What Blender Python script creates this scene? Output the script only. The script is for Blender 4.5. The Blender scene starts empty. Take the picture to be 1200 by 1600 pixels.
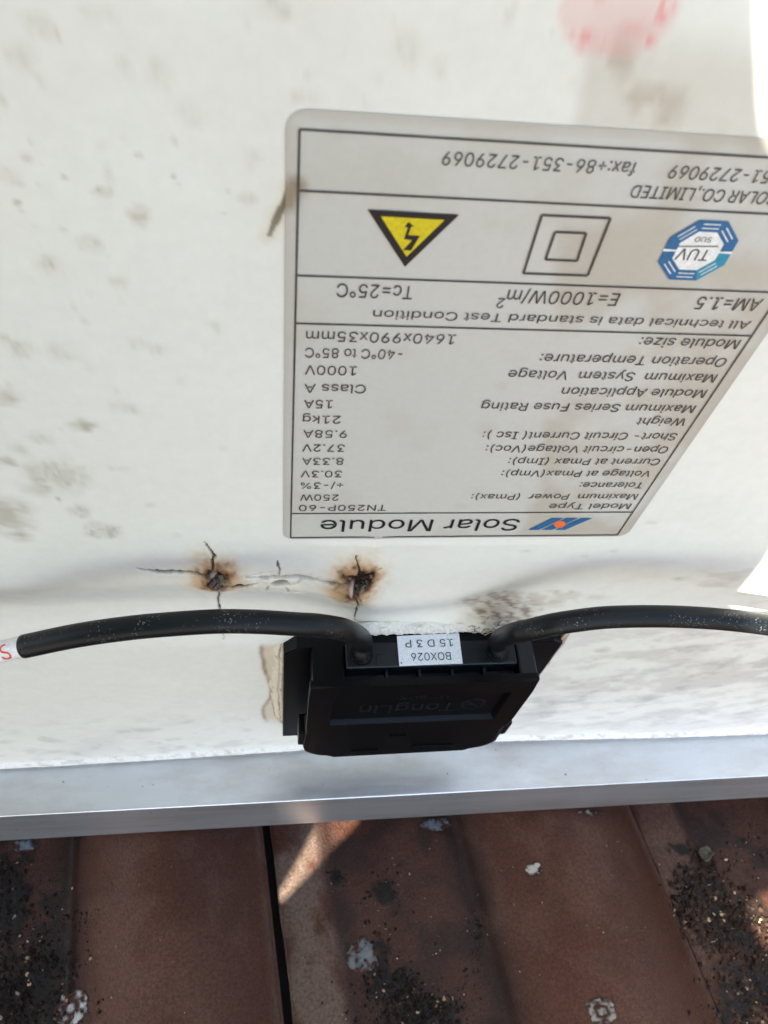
import bpy, bmesh, math, random
import numpy as np
from mathutils import Vector, Matrix
from mathutils.geometry import delaunay_2d_cdt

sc = bpy.context.scene
# ------------------------------------------------------------------ units
# The panel's back is the plane Z = 0.  X runs right, Y runs down the panel, Z out of the panel.
# One unit = 10 cm.  W() turns it into metres with world z up.
S = 0.1
YT = 3.12            # Y of the roof tile pans -> world z = 0
def W(X, Y, Z): return Vector((S*X, -S*Z, S*(YT-Y)))
def WN(P):
    P = np.asarray(P, dtype=float)
    return np.stack([S*P[..., 0], -S*P[..., 2], S*(YT-P[..., 1])], -1)

# ------------------------------------------------------------------ camera
F = 1235.118
R = np.array([[0.9910087953, -0.1094110825, 0.0770115747],
              [-0.0044186121, 0.5485094392, 0.8361326874],
              [0.1337237581, 0.8289551315, -0.5430942335]])
CAM = np.array([-0.0379360987, -1.9785675172, 1.2116655157])
def mapv(v): return Vector((v[0], -v[2], -v[1]))
cd = bpy.data.cameras.new('camera'); cam = bpy.data.objects.new('camera', cd)
sc.collection.objects.link(cam); sc.camera = cam
rx, up, bk = mapv(R[0]), -mapv(R[1]), -mapv(R[2])
M4 = Matrix(((rx.x, up.x, bk.x, 0), (rx.y, up.y, bk.y, 0), (rx.z, up.z, bk.z, 0), (0, 0, 0, 1)))
M4.translation = W(*CAM)
cam.matrix_world = M4
cd.sensor_fit = 'VERTICAL'; cd.sensor_height = 24; cd.sensor_width = 18
cd.lens = F/1600*24
cd.clip_start = 0.005; cd.clip_end = 2000
cd.dof.use_dof = True; cd.dof.focus_distance = 0.262; cd.dof.aperture_fstop = 20

# ------------------------------------------------------------------ light
SUN = np.array([-0.46, -0.68, 0.57]); SUN = SUN/np.linalg.norm(SUN)     # towards the sun
sw = mapv(SUN).normalized()
elev = math.asin(sw.z); azim = math.atan2(sw.x, sw.y)
world = bpy.data.worlds.new('World'); sc.world = world; world.use_nodes = True
nt = world.node_tree; nt.nodes.clear()
wo = nt.nodes.new('ShaderNodeOutputWorld'); bg = nt.nodes.new('ShaderNodeBackground')
sky = nt.nodes.new('ShaderNodeTexSky'); sky.sky_type = 'NISHITA'; sky.sun_disc = False
sky.sun_elevation = elev; sky.sun_rotation = azim
sky.air_density = 1.0; sky.dust_density = 2.5; sky.ozone_density = 1.0
hs = nt.nodes.new('ShaderNodeHueSaturation'); hs.inputs['Saturation'].default_value = 0.85
nt.links.new(sky.outputs[0], hs.inputs['Color']); nt.links.new(hs.outputs[0], bg.inputs[0])
bg.inputs[1].default_value = 0.08
nt.links.new(bg.outputs[0], wo.inputs[0])
sd = bpy.data.lights.new('sun', 'SUN'); sd.energy = 5.0; sd.angle = math.radians(0.4); sd.color = (1, .96, .89)
sun = bpy.data.objects.new('sun', sd); sc.collection.objects.link(sun)
sun.rotation_euler = sw.to_track_quat('Z', 'Y').to_euler(); sun.location = W(*(SUN*40))
sc.view_settings.view_transform = 'Standard'; sc.view_settings.look = 'None'
sc.view_settings.gamma = 1; sc.view_settings.exposure = 2.73

# ------------------------------------------------------------------ helpers
def ray(u, v): return R.T @ np.array([(u-600)/F, (v-800)/F, 1.0])
def un(u, v, Z=0.0):                   # where the sight line through a photo point meets the plane at height Z
    r = ray(u, v); t = (Z-CAM[2])/r[2]; return CAM+t*r
def unY(u, v, Y):
    r = ray(u, v); t = (Y-CAM[1])/r[1]; return CAM+t*r
def srgb(r, g, b):
    f = lambda c: (c/255/12.92) if c/255 <= .04045 else ((c/255+.055)/1.055)**2.4
    return np.array([f(r), f(g), f(b)])

def hash2(ix, iy, seed):
    h = (ix.astype(np.int64)*374761393 + iy.astype(np.int64)*668265263 + seed*1442695041) & 0xffffffff
    h = ((h ^ (h >> 13))*1274126177) & 0xffffffff
    h = ((h ^ (h >> 16))*2246822519) & 0xffffffff
    return ((h ^ (h >> 15)) & 0xffffff)/float(0xffffff)
def vnoise(x, y, seed=0):
    x = np.asarray(x, float); y = np.asarray(y, float)
    ix = np.floor(x); iy = np.floor(y); fx = x-ix; fy = y-iy
    fx = fx*fx*(3-2*fx); fy = fy*fy*(3-2*fy)
    a = hash2(ix, iy, seed); b = hash2(ix+1, iy, seed); c = hash2(ix, iy+1, seed); d = hash2(ix+1, iy+1, seed)
    return (a*(1-fx)+b*fx)*(1-fy)+(c*(1-fx)+d*fx)*fy
def fbm(x, y, seed=0, octv=4):
    s = 0; a = .5; t = 0
    for k in range(octv):
        s = s+a*vnoise(x*2**k+17.3*k, y*2**k+5.1*k, seed+k); t += a; a *= .55
    return s/t
def sstep(a, b, x):
    t = np.clip((x-a)/(b-a), 0, 1); return t*t*(3-2*t)
def mixc(c, col, m):
    return c*(1-m[..., None])+np.asarray(col)*m[..., None]

def props(o, label=None, cat=None, group=None, kind=None):
    if label: o['label'] = label
    if cat: o['category'] = cat
    if group: o['group'] = group
    if kind: o['kind'] = kind
    return o
def thing(name, loc, label=None, cat=None, group=None, kind=None):
    o = bpy.data.objects.new(name, None); sc.collection.objects.link(o)
    o.location = loc; o.empty_display_size = .02
    return props(o, label, cat, group, kind)
def root_loc(o):
    while o.parent: o = o.parent
    return np.array(o.location)
def link(name, me, mat, parent=None, origin=None, smooth=True):
    o = bpy.data.objects.new(name, me); sc.collection.objects.link(o)
    if mat: me.materials.append(mat)
    if parent is not None: o.parent = parent
    elif origin is not None: o.location = origin
    if smooth: me.polygons.foreach_set('use_smooth', [True]*len(me.polygons))
    me.update(); return o
def mesh_obj(name, P, faces, mat, parent=None, smooth=True, col=None, origin=None, unit=True):
    """P: points in panel units; faces index lists; col: per vertex albedo"""
    V = WN(P) if unit else np.asarray(P, float)
    if parent is not None: off = root_loc(parent)
    elif origin is not None: off = np.array(origin)
    else:
        off = np.array([V[:, 0].mean(), V[:, 1].mean(), V[:, 2].min()]); origin = off
    V = V-off
    me = bpy.data.meshes.new(name); me.from_pydata(V.tolist(), [], [list(map(int, f)) for f in faces])
    if col is not None:
        a = me.color_attributes.new('Col', 'FLOAT_COLOR', 'POINT')
        c = np.ones((len(V), 4), dtype=np.float32); c[:, :3] = np.clip(col, 0, 1); a.data.foreach_set('color', c.ravel())
    return link(name, me, mat, parent, origin, smooth)
def bm_obj(name, bm, mat, parent=None, smooth=False, origin=None):
    """bm in panel units"""
    bmesh.ops.recalc_face_normals(bm, faces=bm.faces)
    P = np.array([v.co[:] for v in bm.verts]); bm.verts.index_update()
    faces = [[v.index for v in reversed(f.verts)] for f in bm.faces]     # units -> world mirrors
    bm.free()
    return mesh_obj(name, P, faces, mat, parent, smooth, origin=origin)
def grid_faces(nx, ny, flip=False):
    i = np.arange(nx*ny).reshape(ny, nx)
    a = i[:-1, :-1].ravel(); b = i[:-1, 1:].ravel(); c = i[1:, 1:].ravel(); d = i[1:, :-1].ravel()
    f = np.stack([a, d, c, b] if not flip else [a, b, c, d], 1)
    return f
def box(bm, x0, x1, y0, y1, z0, z1, bev=0.0, seg=2):
    r = bmesh.ops.create_cube(bm, size=1); vs = r['verts']
    for v in vs:
        v.co = Vector(((x0+x1)/2+v.co.x*(x1-x0), (y0+y1)/2+v.co.y*(y1-y0), (z0+z1)/2+v.co.z*(z1-z0)))
    if bev:
        es = list({e for v in vs for e in v.link_edges})
        bmesh.ops.bevel(bm, geom=es, offset=bev, segments=seg, profile=.6, affect='EDGES')
def prism(bm, pts, z0, z1, bev=0.0, zf=None):
    lo = [bm.verts.new((p[0], p[1], z0)) for p in pts]
    hi = [bm.verts.new((p[0], p[1], z1 if zf is None else zf(*p[:2]))) for p in pts]
    n = len(pts); fs = [bm.faces.new(lo[::-1]), bm.faces.new(hi)]
    for k in range(n): fs.append(bm.faces.new((lo[k], lo[(k+1) % n], hi[(k+1) % n], hi[k])))
    if bev:
        es = [e for e in fs[1].edges]
        bmesh.ops.bevel(bm, geom=es, offset=bev, segments=2, profile=.6, affect='EDGES')
def cyl(bm, c, axis, r, h, n=20, r2=None):
    a = Vector(axis).normalized(); q = Vector((0, 0, 1)).rotation_difference(a).to_matrix().to_4x4()
    q.translation = Vector(c)+a*h/2
    bmesh.ops.create_cone(bm, cap_ends=True, segments=n, radius1=r, radius2=r if r2 is None else r2, depth=h, matrix=q)
def catmull(P, n=12):
    P = np.array(P, float); P = np.vstack([2*P[0]-P[1], P, 2*P[-1]-P[-2]]); out = []
    for i in range(1, len(P)-2):
        for t in np.linspace(0, 1, n, endpoint=False):
            a, b, c, d = P[i-1:i+3]
            out.append(.5*((2*b)+(-a+c)*t+(2*a-5*b+4*c-d)*t*t+(-a+3*b-3*c+d)*t**3))
    out.append(P[-2]); return np.array(out)
def tube(C, rad, n=28, caps=True):
    """C centreline in units, rad scalar or array -> points, faces"""
    C = np.asarray(C); m = len(C); rad = np.broadcast_to(rad, m)
    T = np.gradient(C, axis=0); T /= np.linalg.norm(T, axis=1)[:, None]
    up0 = np.array([0, -.3, 1.]); P = []
    for k in range(m):
        a = np.cross(T[k], up0); a /= np.linalg.norm(a); b = np.cross(a, T[k])
        th = np.linspace(0, 2*np.pi, n, endpoint=False)
        P.append(C[k]+rad[k]*(np.cos(th)[:, None]*a+np.sin(th)[:, None]*b))
    P = np.concatenate(P); f = []
    for k in range(m-1):
        for j in range(n):
            j2 = (j+1) % n; f.append([k*n+j, k*n+j2, (k+1)*n+j2, (k+1)*n+j])
    if caps: f.append(list(range(n))[::-1]); f.append([(m-1)*n+j for j in range(n)])
    return P, f
def chunk_mesh(rng, sub=1, rough=.35, squash=(1, 1, 1)):
    bm = bmesh.new(); bmesh.ops.create_icosphere(bm, subdivisions=sub, radius=1)
    P = np.array([v.co[:] for v in bm.verts]); bm.verts.index_update(); Fc = [[v.index for v in f.verts] for f in bm.faces]; bm.free()
    P = P*(1+rough*(rng.random((len(P), 1))*2-1))*np.array(squash)
    return P, Fc
def rand_rot(rng):
    q = rng.normal(size=4); q /= np.linalg.norm(q); w, x, y, z = q
    return np.array([[1-2*(y*y+z*z), 2*(x*y-z*w), 2*(x*z+y*w)], [2*(x*y+z*w), 1-2*(x*x+z*z), 2*(y*z-x*w)], [2*(x*z-y*w), 2*(y*z+x*w), 1-2*(x*x+y*y)]])

# ------------------------------------------------------------------ materials
def new_mat(name):
    m = bpy.data.materials.new(name); m.use_nodes = True
    n = m.node_tree.nodes; n.clear()
    o = n.new('ShaderNodeOutputMaterial'); p = n.new('ShaderNodeBsdfPrincipled')
    m.node_tree.links.new(p.outputs[0], o.inputs[0]); return m, m.node_tree, p
def noise(t, scale, detail=4, rough=.6, vec=None, stretch=None):
    n = t.nodes.new('ShaderNodeTexNoise'); n.inputs['Scale'].default_value = scale
    n.inputs['Detail'].default_value = detail; n.inputs['Roughness'].default_value = rough
    tc = t.nodes.new('ShaderNodeTexCoord'); src = tc.outputs['Object']
    if stretch:
        mp = t.nodes.new('ShaderNodeMapping'); mp.inputs['Scale'].default_value = stretch
        t.links.new(src, mp.inputs[0]); src = mp.outputs[0]
    t.links.new(src, n.inputs['Vector']); return n.outputs['Fac']
def ramp(t, fac, stops):
    r = t.nodes.new('ShaderNodeValToRGB'); e = r.color_ramp.elements
    while len(e) < len(stops): e.new(.5)
    for k, (p, c) in enumerate(stops):
        e[k].position = p; e[k].color = (*c, 1) if len(c) == 3 else c
    t.links.new(fac, r.inputs[0]); return r.outputs[0]
def mul(t, a, b, fac=1.0, mode='MULTIPLY'):
    m = t.nodes.new('ShaderNodeMix'); m.data_type = 'RGBA'; m.blend_type = mode
    if isinstance(fac, float): m.inputs[0].default_value = fac
    else: t.links.new(fac, m.inputs[0])
    for s, k in ((a, 6), (b, 7)):
        if isinstance(s, tuple): m.inputs[k].default_value = (*s, 1)
        else: t.links.new(s, m.inputs[k])
    return m.outputs[2]
def bump(t, p, h, strength, dist=.0003):
    b = t.nodes.new('ShaderNodeBump'); b.inputs['Strength'].default_value = strength; b.inputs['Distance'].default_value = dist
    t.links.new(h, b.inputs['Height']); t.links.new(b.outputs[0], p.inputs['Normal'])
def attr(t):
    a = t.nodes.new('ShaderNodeVertexColor'); a.layer_name = 'Col'; return a.outputs[0]
def g(v): return (v, v, v)

def mat_painted(name, rough=.5, spec=.4, nscale=900, amt=(.9, 1.04), bs=.15, coat=0):
    m, t, p = new_mat(name)
    c = mul(t, attr(t), ramp(t, noise(t, nscale, 5), [(.3, g(amt[0])), (.7, g(amt[1]))]))
    t.links.new(c, p.inputs['Base Color']); p.inputs['Roughness'].default_value = rough
    p.inputs['Specular IOR Level'].default_value = spec
    p.inputs['Coat Weight'].default_value = coat; p.inputs['Coat Roughness'].default_value = .2
    bump(t, p, noise(t, nscale*1.5, 4), bs, .0005 if bs > .8 else .0003); return m
M_back = mat_painted('white_backsheet', .27, .5, 260, (.965, 1.02), .06)
M_label = mat_painted('silver_grey_label_film', .36, .5, 500, (.97, 1.02), .05)
M_bead = mat_painted('silicone_sealant', .55, .4, 1500, (.85, 1.08), .35)
M_tile = mat_painted('glazed_brown_concrete', .33, .17, 620, (.58, 1.32), 1.0)
M_crumb = mat_painted('dirt_crumb', .6, .12, 2500, (.6, 1.3), .5)
M_drop = mat_painted('dried_dropping', .8, .2, 2500, (.75, 1.1), .6)
def mat_plain(name, col, rough=.5, spec=.5, metal=0):
    m, t, p = new_mat(name); p.inputs['Base Color'].default_value = (*col, 1); p.inputs['Roughness'].default_value = rough
    p.inputs['Specular IOR Level'].default_value = spec; p.inputs['Metallic'].default_value = metal
    c = ramp(t, noise(t, 1200, 3), [(.3, tuple(x*.85 for x in col)), (.7, tuple(min(1, x*1.12) for x in col))])
    t.links.new(c, p.inputs['Base Color']); return m
M_ink = mat_plain('brown_black_ink', (.042, .036, .031), .45)
tI = M_ink.node_tree; pI = [n for n in tI.nodes if n.type == 'BSDF_PRINCIPLED'][0]
tI.links.new(ramp(tI, noise(tI, 420, 5, .7), [(.35, (.034, .029, .025)), (.62, (.075, .066, .056))]), pI.inputs['Base Color'])
M_ink2 = mat_plain('black_ink', (.012, .012, .013), .4)
M_yel = mat_plain('warning_yellow_ink', (.62, .50, .012), .4)
M_blue = mat_plain('deep_blue_ink', (.02, .12, .27), .4)
M_cyan = mat_plain('sea_blue_ink', (.02, .24, .36), .4)
M_org = mat_plain('orange_ink', (.75, .16, .05), .4)
M_white = mat_plain('white_print', (.76, .76, .72), .45)
M_red = mat_plain('red_ink', (.62, .05, .03), .45)
M_paper = mat_plain('white_paper_label', (.70, .76, .79), .5)
M_sleeve = mat_plain('white_heat_shrink', (.72, .70, .68), .35)
M_glass = mat_plain('solar_cell_glass', (.01, .015, .04), .1)
M_ground = mat_plain('pale_dry_ground', (.20, .23, .19), .9)
M_shade_sheet = mat_plain('grey_green_shade_sheet', (.16, .17, .16), .7)  # for the sheet added out of view to cast shade

def mat_plastic(name, base, rough, dust=(.62, .70), dcol=(.10, .10, .10), dscale=260, speck=True, spec=.5):
    m, t, p = new_mat(name)
    n1 = noise(t, dscale, 6, .65)
    c = mul(t, base, dcol, ramp(t, n1, [(dust[0], g(0)), (dust[1]+.08, g(.35))]), 'MIX')
    if speck:
        v = t.nodes.new('ShaderNodeTexVoronoi'); v.inputs['Scale'].default_value = 1150
        tc = t.nodes.new('ShaderNodeTexCoord'); t.links.new(tc.outputs['Object'], v.inputs['Vector'])
        sp = ramp(t, v.outputs['Distance'], [(.16, g(1)), (.30, g(0))])
        msk = ramp(t, noise(t, 120, 3), [(.50, g(0)), (.66, g(.75))])
        mm = t.nodes.new('ShaderNodeMath'); mm.operation = 'MULTIPLY'; t.links.new(sp, mm.inputs[0]); t.links.new(msk, mm.inputs[1])
        c = mul(t, c, (.20, .21, .20), mm.outputs[0], 'MIX')
    t.links.new(c, p.inputs['Base Color']); p.inputs['Roughness'].default_value = rough
    p.inputs['Specular IOR Level'].default_value = spec
    bump(t, p, noise(t, 2600, 3), .22, .0002); return m
M_box_sky = mat_plastic('black_plastic_skylit', (.0050, .0085, .0115), .36, dcol=(.014, .016, .018), dscale=220, speck=False, spec=.30)  # box plastic with the bluish sky sheen mixed into its colour
M_box_shade = mat_plastic('black_plastic_shaded', (.0013, .0019, .0026), .36, dust=(.62, .74), dcol=(.012, .013, .014), dscale=200, speck=False, spec=.12)  # same black plastic in a darker tone, for the shaded faces
M_cable = mat_plastic('black_rubber_cable', (.0030, .0045, .0056), .40, dcol=(.016, .017, .018), dscale=160, spec=.24)

def mat_alu(name, col, rough, metal=.85):
    m, t, p = new_mat(name)
    n = noise(t, 60, 5, .6, stretch=(.15, 1, 1.5)); n2 = noise(t, 900, 3, stretch=(.05, 1, 4))
    c = ramp(t, n, [(.3, tuple(x*.9 for x in col)), (.7, col)])
    sp = ramp(t, noise(t, 420, 2), [(.73, g(1)), (.78, g(.55))])
    c = mul(t, c, (.40, .37, .33), ramp(t, noise(t, 26, 7, .7, stretch=(.35, 1, 1.6)), [(.46, g(0)), (.68, g(.6))]), 'MIX')
    c = mul(t, c, (.10, .09, .08), ramp(t, noise(t, 210, 2, .5), [(.74, g(0)), (.77, g(.8))]), 'MIX')
    t.links.new(mul(t, c, sp), p.inputs['Base Color']); p.inputs['Metallic'].default_value = metal
    r = ramp(t, n2, [(.3, g(rough*.85)), (.7, g(rough*1.15))]); t.links.new(r, p.inputs['Roughness'])
    bump(t, p, n2, .08, .0002); return m
M_alu = mat_alu('anodised_aluminium', (.68, .725, .765), .33)

# ------------------------------------------------------------------ solar panel
X0, X1, YTOP, YIN, YOUT = -4.45, 5.45, -13.6, 2.215, 2.745
panel = thing('solar_panel', W(.5, YOUT, .04), 'white stained back of a solar panel standing on edge on the brown roof tiles', 'solar panel')

# ---- backsheet: one fine sheet whose creases, cracks and stains are its own
def lines(segs):
    out = []
    for a, b, st in segs:
        n = max(1, int(round((b-a)/st))); out += list(np.linspace(a, b, n, endpoint=False))
    return np.array(out+[segs[-1][1]])
gx = lines([(X0, -1.9, .15), (-1.9, -.62, .02), (-.62, -.15, .0042), (-.15, .02, .0026), (.02, .62, .0042), (.62, 3.2, .017), (3.2, X1, .15)])
gy = lines([(YTOP, -1.9, .3), (-1.9, -1.20, .017), (-1.20, -.98, .006), (-.98, -.06, .017), (-.06, .06, .008), (.06, .62, .0038), (.62, .95, .0085), (.95, YIN+.01, .017)])
GX, GY = np.meshgrid(gx, gy)
base = np.array([.748, .755, .690])
COL = np.ones(GX.shape+(3,))*base
DZ = np.zeros_like(GX)
def px_ellipse(u, v, ru, rv):
    c = un(u, v); ex = abs(un(u+ru, v)[0]-c[0]); ey = abs(un(u, v+rv)[1]-c[1]); return c[0], c[1], ex, ey
def blob(X, Y, u, v, ru, rv, seed, soft=.6, rag=.42):
    cx, cy, ex, ey = px_ellipse(u, v, ru, rv)
    d = np.sqrt(((X-cx)/ex)**2+((Y-cy)/ey)**2)
    d = d+rag*(fbm((X-cx)/ex*1.6+seed*3.1, (Y-cy)/ey*1.6, seed, 4)-.5)*2
    return 1-sstep(1-soft, 1+soft*.4, d)
def seg_dist(X, Y, pts):
    """distance to polyline and running parameter 0..1"""
    best = np.full(X.shape, 1e9); par = np.zeros_like(X); n = len(pts)-1
    for k in range(n):
        a, b = np.array(pts[k]), np.array(pts[k+1]); ab = b-a; L = ab@ab+1e-12
        t = np.clip(((X-a[0])*ab[0]+(Y-a[1])*ab[1])/L, 0, 1)
        d = np.hypot(X-a[0]-t*ab[0], Y-a[1]-t*ab[1]); m = d < best
        best = np.where(m, d, best); par = np.where(m, (k+t)/n, par)
    return best, par

mould = np.array([.43, .41, .32]); grime = np.array([.47, .42, .33]); pinkish = np.array([.66, .60, .55])
speck = fbm(GX*42, GY*36, 3, 4); speck2 = fbm(GX*90, GY*70, 9, 3)
# very faint unevenness of the old film
n0 = fbm(GX*2.2, GY*1.6, 21, 5)
COL = mixc(COL, [.69, .675, .62], .34*sstep(.52, .75, n0))
STAINS = [(60,735,30,16,.55),(100,742,45,24,.55),(12,807,42,26,.9),(32,840,20,8,.8),(160,830,28,12,.75),(125,800,18,9,.65),(55,765,22,11,.7),
 (10,719,12,8,.75),(30,700,18,11,.5),(62,686,20,9,.55),(128,664,24,9,.6),(134,666,9,5,1.),(8,620,24,13,.6),(195,635,28,9,.4),(245,545,18,8,.4),
 (220,536,22,9,.35),(30,545,22,12,.55),(6,527,9,5,.9),(95,550,26,14,.25),(40,577,5,3,.9),(118,522,3,2,1.),(160,299,17,9,.75),(195,105,14,12,.6),
 (250,115,28,26,.3),(30,85,30,26,.35),(5,160,7,9,.7),(18,275,18,14,.45),(28,316,7,6,.8),(218,335,18,18,.5),(75,410,24,14,.6),(140,380,22,14,.4),
 (185,440,18,8,.4),(100,276,6,5,.9),(42,246,9,9,.5),(270,215,8,7,.55),(270,275,5,4,.8),(218,243,8,6,.5),(430,10,34,22,.35),(640,75,26,34,.4),
 (685,105,18,20,.35),(800,20,12,12,.4),(850,80,8,6,.35),(470,150,28,12,.25),(90,55,4,6,.6),(270,640,3,2,.8),(270,480,3,2,.9),(335,508,14,10,.3),
 (60,40,26,20,.3),(150,20,30,16,.25),(170,275,10,20,.25),(300,175,30,20,.2),(395,250,14,18,.25),(385,310,16,12,.3),(92,782,5,3,.9),(185,733,16,3,.5),
 (60,752,14,8,.6),(1065,905,14,4,.5),(1018,816,8,3,.5),(960,860,8,3,.5),(820,860,6,3,.6),(915,868,7,3,.5)]
for k, (u, v, a, b, s) in enumerate(STAINS):
    m = blob(GX, GY, u, v, a*1.12, b*1.12, 40+k, .75, .36)
    tone = mould if u < 400 and v > 480 else mixc(mould[None], grime, np.array([.5]))[0]
    COL = mixc(COL, tone, np.clip(1.25*m*s*(.36+.40*sstep(.40, .70, speck)+.35*sstep(.55, .70, speck2)), 0, .8))
# random small spots
rs = np.random.default_rng(5)
for k in range(90):
    u, v = rs.uniform(-60, 420), rs.uniform(0, 840)
    if rs.random() < .35: u, v = rs.uniform(380, 900), rs.uniform(0, 170)
    q = rs.uniform(2, 9); COL = mixc(COL, mould, blob(GX, GY, u, v, q*1.3, q*.7, 200+k)*rs.uniform(.08, .32))
# brown wash at the upper right of the panel, left edge fairly straight
def wash(X, Y):
    pl = [un(905, 60)[:2], un(893, 205)[:2], un(868, 330)[:2], un(852, 560)[:2], un(840, 760)[:2]]
    xe = np.interp(Y, [p[1] for p in pl], [p[0] for p in pl])
    xr = un(1185, 100)[0]+(Y-un(1185, 100)[1])*.55
    w = sstep(-.012, .03, X-xe+.03*(fbm(X*8, Y*8, 77, 3)-.5))
    return w*(1-sstep(-.02, .06, X-xr)*.4)
ww = wash(GX, GY)*sstep(un(900, -10)[1], un(900, 105)[1], GY)*(1-sstep(-1.25, -1.0, GY))
COL = mixc(COL, [.44, .39, .31], np.clip(ww*(.42+.6*sstep(.45, .62, fbm(GX*9, GY*9, 31, 4))), 0, .85))
# red ink ring, smudged
cx, cy, ex, ey = px_ellipse(968, 20, 92, 72)
rr = np.sqrt(((GX-cx)/ex)**2+((GY-cy)/ey)**2); nr = .6*fbm(GX*40, GY*36, 55, 4)+.4*fbm(GX*12, GY*11, 56, 3)
COL = mixc(COL, [.72, .28, .27], np.clip((1-sstep(.86, 1.12, rr+.25*(nr-.5)))*(.32+1.0*sstep(.46, .64, nr)*sstep(.15, .9, rr)), 0, .85))
# streaky grime under and right of the box, thin along the foot
SY = GY+.12*GX; st = fbm(GX*4.2, SY*7, 61, 5); st2 = fbm(GX*11, SY*16, 62, 4)
zone = sstep(.95, 1.25, GX)*sstep(.55, .8, GY)*(1-sstep(1.75, 2.1, GY)*.6)
COL = mixc(COL, [.42, .40, .37], np.clip(zone*(sstep(.45, .66, st)*.46+sstep(.48, .70, st2)*.30), 0, .8))
zone = (1-sstep(-.4, .3, GX))*sstep(1.35, 1.8, GY)
COL = mixc(COL, [.36, .36, .34], np.clip(zone*(sstep(.5, .74, st2)*.34+sstep(.5, .7, st)*.15), 0, .8))
zone = sstep(1.0, 1.6, GX)*sstep(.1, .35, GY)*(1-sstep(.5, .75, GY))
COL = mixc(COL, [.50, .45, .38], zone*sstep(.5, .68, fbm(GX*6, GY*14, 66, 4))*.5)

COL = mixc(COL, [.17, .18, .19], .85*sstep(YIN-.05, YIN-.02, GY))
# creases of the laminate: the ribbon fold above the box, the sag at the frame, wrinkles at the right
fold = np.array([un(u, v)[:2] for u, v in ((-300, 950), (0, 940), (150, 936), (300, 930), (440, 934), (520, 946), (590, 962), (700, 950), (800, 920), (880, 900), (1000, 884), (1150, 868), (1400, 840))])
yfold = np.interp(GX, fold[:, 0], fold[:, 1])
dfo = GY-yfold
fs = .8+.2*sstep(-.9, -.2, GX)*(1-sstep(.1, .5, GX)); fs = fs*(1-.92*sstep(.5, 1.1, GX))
DZ += fs*(-.032*sstep(-.09, .10, dfo)*(1-sstep(.10, .42, dfo)) + .006*np.exp(-((dfo+.09)/.06)**2))
DZ += .004*np.exp(-((GY-.02-.02*np.sin(GX*3))/.05)**2)*sstep(-.2, .6, .5-abs(GX-.2))
DZ += -.034*np.exp(-((GX-.65)/1.25)**2)*sstep(1.1, 2.15, GY)
DZ += .010*(fbm(GX*1.5, GY*1.2, 81, 3)-.5)
DZ += .006*(fbm(GX*3.2-GY*1.2, GY*3+GX, 83, 3)-.5)*sstep(.95, 1.3, GX)
DZ += .0035*(fbm(GX*9, GY*9, 84, 3)-.5)

COL = mixc(COL, [.40, .44, .46], .62*fs*np.exp(-((dfo-.0)/.070)**2)*(.6+.6*fbm(GX*3, GY*8, 72, 3)))     # shading of the fold, painted as a grey-blue band
# burn marks and cracks
def P2(u, v): return un(u, v)[:2]
wob = .012*(fbm(GX*55, GY*40, 91, 3)-.5); wob2 = .012*(fbm(GX*50, GY*60, 92, 3)-.5)
HX, HY = GX+wob*1.1, GY+wob2*1.3
nb = fbm(GX*24, GY*14, 95, 5); nb2 = fbm(GX*60, GY*34, 96, 4)
loc = (abs(GX) < .8) & (GY > -.2) & (GY < 1.0)
def burn(u, v, ru, rv, core):
    global COL, DZ
    cx, cy, ex, ey = px_ellipse(u, v, ru, rv)
    d = np.sqrt(((GX-cx)/ex)**2+((GY-cy)/ey)**2)+.55*(nb-.5)+.2*(nb2-.5)
    COL = mixc(COL, [.70, .58, .38], .70*(1-sstep(.55, 1.5, d)))
    COL = mixc(COL, [.46, .25, .11], .85*(1-sstep(.42, 1.1, d)))
    COL = mixc(COL, [.10, .042, .022], .95*(1-sstep(.28, .80, d+.35*(nb2-.5))))
    COL = mixc(COL, [.012, .008, .007], (1-sstep(core*.55, core*1.05, d+.5*(nb2-.5))))
    DZ += .020*np.exp(-(d/.8)**2) - .028*(1-sstep(.1, core, d)) + .018*(nb2-.5)*(1-sstep(.4, 1.0, d))
burn(336, 899, 44, 36, .40); burn(557, 909, 46, 38, .46)
COL = mixc(COL, [.62, .42, .22], .55*blob(GX, GY, 525, 918, 26, 12, 301, .7)); COL = mixc(COL, [.55, .38, .22], .5*blob(GX, GY, 372, 910, 24, 14, 302, .7))
CR = [([(320,848),(327,858),(334,868),(331,884),(338,898)], 2.0, 1.0), ([(338,898),(341,916),(342,934),(340,948),(344,972)], 2.2, 1.),
 ([(346,962),(349,980),(350,1000)], 1.0, .7), ([(212,891),(246,894),(306,893),(332,896)], 2.02, .9),
 ([(345,912),(362,911),(383,914),(403,909)], 2.79, 1.), ([(385,900),(410,901),(446,901),(462,900),(478,903),(492,906),(508,909),(524,909),(540,906)], 2.63, 1.),
 ([(434,878),(437,900)], 2.0, 1.), ([(556,865),(558,876),(561,888),(562,905)], 1.7, 1.), ([(560,915),(557,930),(559,945),(555,984)], 1.7, 1.),
 ([(446,915),(452,926)], 1.4, .8), ([(421,913),(412,926)], 1.1, .7), ([(474,904),(462,910),(452,913)], 1.3, .8), ([(560,928),(566,945)], 1.2, .8),
 ([(400,922),(450,926),(480,922)], .8, .35), ([(375,898),(430,893)], .7, .3), ([(333,880),(325,893)], 1.6, .9), ([(583,890),(596,886)], .8, .5)]
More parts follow.
